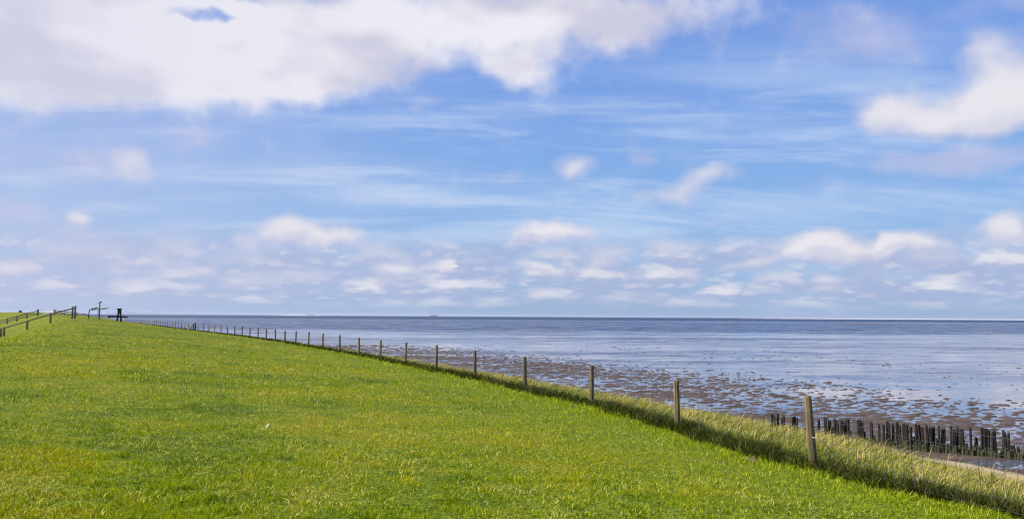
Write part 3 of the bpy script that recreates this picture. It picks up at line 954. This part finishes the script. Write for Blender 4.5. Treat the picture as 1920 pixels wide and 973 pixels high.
while px < 1990:
    x, y = row_pt(px, -0.34 + random.uniform(-0.05, 0.05))
    me = pile_mesh('stump', random.uniform(0.036, 0.058), random.uniform(0.14, 0.27), 700 + i, jag=0.03)
    o = link('stump', me, M['stub'])
    o.location = (x, y, Z_SEA)
    o.rotation_euler = (R(random.uniform(-4, 4)), R(random.uniform(-4, 4)), 0)
    tag(o, 'short algae green stump in the close front row before the dark piles', 'stump', 'front row of low stumps')
    px += random.uniform(5.0, 7.0)
    i += 1

# ------------------------------------------------------------------ rails, gate, barrier and timber frame on the crest
def at(px, Y):
    return (px - 960) / FPX * Y, Y

def zpix(py, px, Y):
    """height whose picture row is py at distance Y (used to read sizes off the photograph)"""
    return -(py - (587.6 + 0.0058 * px)) * Y / FPX

Y1 = 82.0
rf = empty('rail_fence', (*at(98, Y1), -1.1))
tag(rf, 'single rail timber fence running down the landward side from tall twin posts', 'fence')
rl = np.array(rf.location)
def rel(v): return Vector(v) - rf.location
posts1 = [(-32, 628.5, 0.9), (1, 618, 0.9), (6.5, 614.5, 0.9), (12.5, 612.5, 1.0), (55, 600.3, 1.0), (98, 586.5, 1.0), (138.5, 574.7, 0.8), (143.5, 573.2, 0.8)]
for px, ty, wd in posts1:
    x, y = at(px, Y1)
    zt = zpix(ty, px, Y1)
    zb = min(ground(x, y), zt - 0.6) - 0.2
    MB().box((x - rl[0], y - rl[1], (zt + zb) / 2 - rl[2]), (0.165 * wd, 0.165, zt - zb), None, 0.02).build('post', M['rail'], rf)
rail_px = [(-40, 630.8), (0, 618.6), (55, 602.2), (98, 589.0), (145.5, 576.6)]
pts = [Vector((*at(px, Y1 - 0.16), zpix(py, px, Y1))) for px, py in rail_px]
for a, b in zip(pts, pts[1:]):
    MB().bar(rel(a), rel(b), 0.09, 0.125, 0.02).build('rail', M['rail'], rf)

Y2 = 150.0
def rail_run(name, label, posts, rails):
    x, y = at(posts[0][0], Y2)
    e = empty(name, (x, y, zpix(posts[0][2], posts[0][0], Y2)))
    tag(e, label, 'fence')
    for px, ty, by, wd in posts:
        xx, yy = at(px, Y2)
        zt, zb = zpix(ty, px, Y2), min(zpix(by, px, Y2), ground(xx, yy)) - 0.3
        MB().box(Vector((xx, yy, (zt + zb) / 2)) - e.location, (wd, wd, zt - zb), None, 0.02).build('post', M['rail'], e)
    for line in rails:
        ps = [Vector((*at(px, Y2 - 0.12), zpix(py, px, Y2))) for px, py in line]
        for a, b in zip(ps, ps[1:]):
            MB().bar(a - e.location, b - e.location, 0.05, 0.14, 0.01).build('rail', M['rail'], e)
    return e
rail_run('rail_fence', 'three rail dark timber fence climbing from the left edge to the gate',
         [(73.7, 579.8, 590.5, 0.24), (53.5, 586.3, 593.5, 0.18), (35.5, 592.0, 598.5, 0.18), (17.5, 596.6, 604.0, 0.18), (-1, 602, 610, 0.18), (-22, 607, 616, 0.18)],
         [[(73, 582.2), (53.5, 587.5), (17.5, 597.5), (-25, 608.4)], [(73, 585.6), (53.5, 590.0), (17.5, 600.6), (-25, 611.6)], [(73, 588.8), (53.5, 593.2), (17.5, 603.6), (-25, 615.2)]])
rail_run('rail_fence', 'three rail timber fence falling away seaward from the right gate post',
         [(105, 580.0, 588, 0.24), (123.5, 585.5, 590.5, 0.18), (147, 587, 592, 0.18), (166, 589.4, 594, 0.18)],
         [[(105, 581.6), (123.5, 584.0), (166, 589.6)], [(105, 584.6), (123.5, 586.8), (166, 592.2)], [(105, 587.4), (123.5, 589.4), (150, 592.6)]])

# light tubular gate between the two gate posts
gx0, gy0 = at(76.2, Y2); gx1, gy1 = at(103.2, Y2)
gz1, gz0 = zpix(581.2, 90, Y2), zpix(588.9, 90, Y2)
gate = empty('field_gate', ((gx0 + gx1) / 2, gy0, gz0))
tag(gate, 'thin tubular metal gate between the timber posts on the crest', 'gate')
g = MB()
lo = gate.location
q = lambda x, z: Vector((x, gy0, z)) - lo
g.tube([q(gx0, gz0), q(gx0, gz1), q(gx1, gz1), q(gx1, gz0), q(gx0, gz0)], 0.028, 8)
g.build('frame', M['steel'], gate)
for f in (0.25, 0.5, 0.75):
    MB().tube([q(gx0, gz0 + (gz1 - gz0) * f), q(gx1, gz0 + (gz1 - gz0) * f)], 0.012, 6).build('bar', M['steel'], gate)
MB().tube([q(gx0 + 0.12 * (gx1 - gx0), gz0), q(gx0 + 0.12 * (gx1 - gx0), gz1)], 0.02, 6).build('brace', M['steel'], gate)

# white barrier with a post and hammer-shaped head
Y3 = 95.0
bx, by = at(188.6, Y3)
bz = ground(bx, by)
br = empty('swing_barrier', (bx, by, bz))
tag(br, 'white topped swing barrier with a tall post and hammer shaped head', 'barrier')
k = Y3 / FPX
def loc(px, py, dy_=0.0):
    return Vector(((px - 188.6) * k, dy_, zpix(py, px, Y3) - bz))
MB().bar(loc(188.9, 599.5), loc(188.9, 567.5), 0.10, 0.12, 0.01).build('post', M['rail'], br)
MB().bar(loc(186.2, 600.0, -0.09), loc(187.0, 578.5, -0.09), 0.05, 0.13, 0.01).build('painted_board', M['white'], br)
h_ = MB()
h_.bar(loc(184.6, 567.5), loc(189.4, 567.0), 0.08, 0.05, 0.008)
h_.bar(loc(188.6, 567.0), loc(192.2, 566.4), 0.16, 0.12, 0.02)
h_.build('head', M['tar'], br)
MB().bar(loc(173.0, 581.0, 0.0), loc(204.5, 577.0, 0.0), 0.10, 0.16, 0.01).build('boom', M['white'], br)
MB().bar(loc(189.5, 580.6, 0.0), loc(205.0, 577.8, 0.0), 0.112, 0.06, 0.005).build('boom_underside_shade', M['tar'], br)  # dark strip standing in for the shade on the boom's underside
MB().tube([loc(186.0, 576.3, -0.06), loc(173.0, 579.6, -0.06), loc(170.6, 581.5, -0.06), loc(169.9, 586.0, -0.06), loc(169.4, 599.0, -0.06)], 0.055, 10).build('stay', M['tar'], br, smooth=True)
MB().bar(loc(168.3, 600.0, -0.1), loc(168.6, 594.0, -0.1), 0.05, 0.12, 0.01).build('foot_board', M['white'], br)

# dark timber A-frame with a cross beam
Y4 = 98.0
ax, ay = at(226.0, Y4)
azz = ground(ax, ay)
af = empty('timber_frame', (ax, ay, azz))
tag(af, 'black tarred timber trestle with a long horizontal beam through its splayed legs', 'trestle')
k = Y4 / FPX
def loc4(px, py, d=0.0):
    return Vector(((px - 226.0) * k, d, zpix(py, px, Y4) - azz))
MB().bar(loc4(221.6, 603.0, 0.1), loc4(225.2, 579.5, 0.0), 0.16, 0.17, 0.015).build('leg', M['tar'], af)
MB().bar(loc4(229.6, 603.5, 0.1), loc4(227.2, 579.5, 0.0), 0.16, 0.17, 0.015).build('leg', M['tar'], af)
MB().bar(loc4(221.9, 579.6, 0.0), loc4(230.0, 579.6, 0.0), 0.20, 0.20, 0.02).build('cap', M['tar'], af)
MB().bar(loc4(222.8, 585.0, 0.02), loc4(229.6, 585.0, 0.02), 0.14, 0.40, 0.015).build('gusset', M['tar'], af)
MB().bar(loc4(206.6, 592.9, -0.14), loc4(242.6, 594.3, -0.14), 0.15, 0.20, 0.015).build('beam', M['tar'], af)
MB().bar(loc4(207.2, 595.8, -0.14), loc4(208.2, 592.0, -0.14), 0.16, 0.18, 0.015).build('beam_end', M['tar'], af)

# stile over the sea fence
s_st = S_POSTS[1 + 12] + 3.69 * 12.4
sx_, sy_ = at(364.5, 101.0)
sz_ = ground(sx_, sy_)
st = empty('fence_stile', (sx_, sy_, sz_))
tag(st, 'small timber stile with a pale sloping board at the sea fence', 'stile')
k = 101.0 / FPX
def l5(dx_px, h, d=0.0): return Vector((dx_px * k, d, h))
MB().bar(l5(-8.5, 0.0), l5(0.6, 0.92), 0.35, 0.10, 0.01).build('sloping_board', M['white'], st)
MB().bar(l5(4.6, -0.2), l5(4.6, 0.98), 0.12, 0.12, 0.01).build('post', M['tar'], st)
MB().bar(l5(1.2, -0.2), l5(1.6, 0.9), 0.10, 0.10, 0.01).build('post', M['tar'], st)
for hh, x0 in ((0.24, -4.0), (0.50, -1.5)):
    MB().box(l5((x0 + 4.6) / 2, hh), ((4.6 - x0) * k, 0.7, 0.06), None, 0.01).build('step', M['rail'], st)

# small dark hut-like lump on the far dike
lx_, ly_ = at(41, 236.0)
lz_ = ground(lx_, ly_)
hut = empty('marker_block', (lx_, ly_, lz_))
tag(hut, 'small dark block with a knob on the far dike crest at the left', 'block')
MB().box((0, 0, 0.15), (0.75, 0.6, 0.5), None, 0.05).build('body', M['tar'], hut)
MB().box((-0.05, 0, 0.52), (0.36, 0.3, 0.25), None, 0.04).build('knob', M['tar'], hut)

# ------------------------------------------------------------------ flowers and litter on the turf
def ground_hit(px, py):
    d = pix_dir(px, py)
    lo_, hi_ = 3.0, 200.0
    tt = lo_
    while tt < hi_:
        p_ = d * tt
        if p_.z < ground(p_.x, p_.y):
            break
        tt += 0.05 if tt < 20 else 0.25
    return d * tt

def dandelion(px, py, size, label):
    p_ = ground_hit(px, py)
    z = ground(p_.x, p_.y)
    e = empty('dandelion', (p_.x, p_.y, z))
    tag(e, label, 'flower', 'dandelions in the turf')
    MB().tube([(0, 0, -0.01), (0.004, 0, 0.05), (0.0, 0, 0.1)], [0.003, 0.003, 0.004], 6).build('stem', M['stem'], e)
    b = bmesh.new()
    for ring, (n, rr, up) in enumerate(((22, 1.0, 0.10), (18, 0.78, 0.26), (14, 0.52, 0.42), (8, 0.28, 0.5))):
        for k_ in range(n):
            a = 2 * math.pi * (k_ + 0.5 * (ring % 2)) / n + random.uniform(-.08, .08)
            r1_ = size * rr * random.uniform(0.9, 1.08)
            hw = size * 0.13
            c_, s__ = math.cos(a), math.sin(a)
            vs = [(size * .08 * c_, size * .08 * s__, 0.099), (r1_ * .6 * c_ - hw * s__, r1_ * .6 * s__ + hw * c_, 0.099 + up * size * .7),
                  (r1_ * c_ - hw * .7 * s__, r1_ * s__ + hw * .7 * c_, 0.099 + up * size), (r1_ * c_ + hw * .7 * s__, r1_ * s__ - hw * .7 * c_, 0.099 + up * size),
                  (r1_ * .6 * c_ + hw * s__, r1_ * .6 * s__ - hw * c_, 0.099 + up * size * .7)]
            b.faces.new([b.verts.new(v) for v in vs])
    me = bpy.data.meshes.new('flower_head'); b.to_mesh(me); b.free()
    link('flower_head', me, M['petal'], e)

dandelion(474, 793, 0.034, 'bright yellow dandelion, the largest flower, beside a white feather')
dandelion(453, 694, 0.045, 'small yellow dandelion right of the middle of the lawn, far from the camera')
dandelion(168, 685, 0.042, 'yellow dandelion on the left side of the lawn in an ochre patch')
dandelion(774, 864, 0.026, 'low yellow dandelion near the bottom middle of the lawn')
dandelion(364, 675, 0.040, 'tiny yellow dandelion farthest up the lawn, above a pale daisy')

p_ = ground_hit(499, 808)
z = ground(p_.x, p_.y)
b = bmesh.new()
L = 0.05
prev = None
for i in range(9):
    f = i / 8
    wdt = 0.014 * math.sin(math.pi * min(1, f * 0.9 + 0.06)) ** 0.7
    cz = 0.045 + 0.05 * f + 0.02 * math.sin(f * 3)
    row = [b.verts.new((L * (f - 0.5) * 0.6, -wdt, cz + 0.004)), b.verts.new((L * (f - 0.5) * 0.6, 0, cz)), b.verts.new((L * (f - 0.5) * 0.6, wdt, cz + 0.006))]
    if prev:
        b.faces.new((prev[0], prev[1], row[1], row[0])); b.faces.new((prev[1], prev[2], row[2], row[1]))
    prev = row
me = bpy.data.meshes.new('feather'); b.to_mesh(me); b.free()
o = link('feather', me, M['feather'])
o.location = (p_.x, p_.y, z); o.rotation_euler = (R(30), 0, R(40))
tag(o, 'small white feather lying in the turf near the yellow dandelion', 'feather')

p_ = ground_hit(360, 687)
e = empty('daisy', (p_.x, p_.y, ground(p_.x, p_.y)))
tag(e, 'pale daisy in the turf between two small yellow dandelions', 'flower')
MB().tube([(0, 0, -0.01), (0, 0, 0.085)], 0.003, 6).build('stem', M['stem'], e)
b = MB()
for k_ in range(14):
    a = 2 * math.pi * k_ / 14
    b.bar((0.008 * math.cos(a), 0.008 * math.sin(a), 0.086), (0.036 * math.cos(a), 0.036 * math.sin(a), 0.094), 0.013, 0.003, 0)
b.build('petals', M['feather'], e)

# withered leaves caught at the foot of the fence
def leaf_clump(px, py, size, seed):
    rg = random.Random(seed)
    p_ = ground_hit(px, py)
    b = bmesh.new()
    for k_ in range(9):
        L_ = size * rg.uniform(0.6, 1.1); W_ = L_ * rg.uniform(0.3, 0.5)
        cup = rg.uniform(0.1, 0.35) * L_
        m4 = Matrix.Translation((rg.uniform(-.5, .5) * size, rg.uniform(-.5, .5) * size, rg.uniform(0.0, 0.05))) @ \
            Matrix.Rotation(rg.uniform(0, 6.28), 4, 'Z') @ Matrix.Rotation(rg.uniform(-1.0, 0.4), 4, 'Y') @ Matrix.Rotation(rg.uniform(-.5, .5), 4, 'X')
        rows_ = []
        for i_ in range(5):
            f_ = i_ / 4
            w_ = W_ * math.sin(math.pi * (0.08 + 0.86 * f_)) / 2
            rows_.append([b.verts.new(m4 @ Vector((L_ * f_, y_, cup * (f_ * f_) + 0.25 * abs(y_)))) for y_ in (-w_, 0.0, w_)])
        for r0, r1 in zip(rows_, rows_[1:]):
            for j_ in (0, 1):
                b.faces.new((r0[j_], r0[j_ + 1], r1[j_ + 1], r1[j_]))
    me = bpy.data.meshes.new('leaf_clump'); b.to_mesh(me); b.free()
    o = link('leaf_clump', me, M['leaf_dead'])
    o.location = (p_.x, p_.y, ground(p_.x, p_.y))
    tag(o, 'withered brown leaves lying at the lawn edge below the fence', 'leaves', 'withered leaves along the fence foot')
for i, (px, py) in enumerate(((979, 738), (997, 742), (1076, 766), (708, 674), (1312, 824), (1412, 868), (1226, 795))):
    leaf_clump(px, py, 0.045 + 0.015 * (i % 3), 40 + i)

# ------------------------------------------------------------------ far shore
def ridge(name, pxs, tops, Y, depth, base_z, material, seed, label, cat, kind=None):
    rows, n = [], 160
    px = np.linspace(pxs[0], pxs[-1], n)
    top = np.interp(px, pxs, tops) * Y / FPX
    x = (px - 960) / FPX * Y
    prof = [(-0.5, 0.0), (-0.3, 0.55), (-0.1, 0.95), (0.1, 1.0), (0.3, 0.6), (0.5, 0.0)]
    nzs = 1 + 0.5 * fbm(px * 0.06, px * 0 + seed, 4, seed)
    X = np.stack([x] * len(prof)); Yv = np.stack([np.full(n, Y + depth * d) + 0.1 * depth * fbm(px * 0.03, px * 0 + d * 9, 3, seed + 5) for d, _ in prof])
    Z = np.stack([base_z + (top * np.clip(nzs, 0.2, 2.0)) * f for _, f in prof])
    o = link(name, grid_mesh(name, X, Yv, Z), material)
    return tag(o, label, cat, kind=kind)
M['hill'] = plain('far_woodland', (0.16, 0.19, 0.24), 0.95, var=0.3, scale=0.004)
M['dune'] = plain('dune_sand', (0.50, 0.47, 0.43), 0.95, var=0.06, scale=0.01)
M['bank'] = plain('sandbank_sand', (0.47, 0.44, 0.43), 0.9, var=0.1, scale=0.01)
ridge('hills', [-60, 120, 200, 215, 240, 300, 360, 420, 480, 530, 560], [1.0, 2.0, 2.4, 4.0, 3.6, 2.6, 2.3, 1.9, 1.7, 1.2, 0.3], 9500, 500, Z_SEA, M['hill'], 3,
      'low blue island shore along the horizon at the left', 'island', 'structure')
ridge('dune', [515, 535, 560, 590, 610], [0.2, 0.9, 1.3, 1.0, 0.2], 7000, 200, Z_SEA, M['dune'], 5, 'bright pale dune strip on the horizon behind the fence', 'dune', 'structure')
ridge('sandbank', [1380, 1480, 1620, 1800, 1990, 2100], [0.2, 1.1, 1.7, 1.6, 1.8, 1.4], 3600, 120, Z_SEA, M['bank'], 8, 'long pale sandbank on the horizon at the right', 'sandbank', 'structure')
ridge('mudbank', [560, 580, 600, 622], [0.1, 0.7, 0.8, 0.1], 520, 6, Z_SEA - 0.02, M['mud'], 4, 'thin dark mud bank on the flats left of the middle', 'mudbank', 'structure')
ridge('mudbank', [1540, 1580, 1640, 1690, 1710], [0.1, 0.8, 0.9, 0.7, 0.1], 470, 6, Z_SEA - 0.02, M['mud'], 6, 'thin dark mud bank far out on the right of the flats', 'mudbank', 'structure')
ridge('mudbank', [1330, 1350, 1400, 1420], [0.1, 0.7, 0.7, 0.1], 400, 4, Z_SEA - 0.02, M['mud'], 9, 'short dark mud bank on the flats right of the middle', 'mudbank', 'structure')

# work ship on the horizon
M['ship_dark'] = plain('ship_dark_steel', (0.10, 0.10, 0.14), 0.6)
M['ship_red'] = plain('ship_red_paint', (0.42, 0.16, 0.15), 0.6)
M['ship_white'] = plain('ship_white_paint', (0.7, 0.68, 0.68), 0.6)
YS = 5600.0
k = YS / FPX
shx, _ = at(812, YS)
ship = empty('work_ship', (shx, YS, Z_SEA))
tag(ship, 'distant work ship with a slanted dark mast and red deckhouse on the horizon', 'ship')
MB().box((4, 0, 2.6), (46, 11, 5.2), None, 1.0).build('hull', M['ship_dark'], ship)
MB().bar((2, 0, 5), (-8.5, 0, 21), 1.6, 2.2, 0.1).build('mast', M['ship_dark'], ship)
MB().box((21, 0, 8.8), (9, 8, 7), None, 0.4).build('deckhouse', M['ship_red'], ship)
MB().bar((20, 0, 12), (29, 0, 18), 0.8, 1.2, 0.1).build('derrick', M['ship_red'], ship)
MB().box((10, 0, 7.0), (8, 8, 3.4), None, 0.3).build('deck_cargo', M['ship_white'], ship)

# beach houses on the dune
for i, (px, wd, c_) in enumerate(((577.5, 12, 'ship_red'), (583, 16, 'ship_dark'), (588, 12, 'ship_red'))):
    x, y = at(px, 6960)
    e = empty('dune_house', (x, y, 0.5))
    tag(e, ('reddish house at the left of three on the pale far dune', 'dark house between two reddish ones on the pale far dune', 'reddish house at the right of three on the pale far dune')[i], 'house', 'houses on the far dune')
    MB().box((0, 0, 1.0), (wd, 9, 7), None, 0.1).build('wall', M[c_], e)
    r_ = MB()
    vs = [r_.bm.verts.new(v) for v in ((-wd / 2 - .6, -5, 4.4), (wd / 2 + .6, -5, 4.4), (wd / 2 + .6, 5, 4.4), (-wd / 2 - .6, 5, 4.4), (-wd / 2 - .6, 0, 8.5), (wd / 2 + .6, 0, 8.5))]
    for f in ((0, 1, 5, 4), (2, 3, 4, 5), (0, 4, 3), (1, 2, 5), (3, 2, 1, 0)):
        r_.bm.faces.new([vs[j] for j in f])
    r_.build('roof', M['ship_dark'], e)

# beacon far out on the right
x, y = at(1655, 3500)
e = empty('sea_beacon', (x, y, Z_SEA))
tag(e, 'tiny beacon pole standing on the pale sandbank at the right horizon', 'beacon')
MB().tube([(0, 0, -1), (0, 0, 9)], [0.6, 0.4], 8).build('pole', M['ship_dark'], e)
MB().tube([(0, 0, 7.5), (0, 0, 10.5)], [1.3, 0.5], 8).build('topmark', M['ship_red'], e)

# ------------------------------------------------------------------ sea air
m_ = bpy.data.materials.new('haze')
m_.use_nodes = True
nt = m_.node_tree
nt.nodes.clear()
vol = nt.nodes.new('ShaderNodeVolumePrincipled')
vol.inputs['Color'].default_value = (0.80, 0.87, 1.0, 1.0)
vol.inputs['Density'].default_value = 5.0e-5
vol.inputs['Anisotropy'].default_value = 0.2
mo = nt.nodes.new('ShaderNodeOutputMaterial')
nt.links.new(vol.outputs[0], mo.inputs['Volume'])
hz_ = MB().box((0, 5000, 16.0), (80000, 80000, 48.0), None, 0).build('haze', m_)
hz_.location = (0, 0, 0)
tag(hz_, 'thin bluish sea air over the flats', 'haze', kind='stuff')
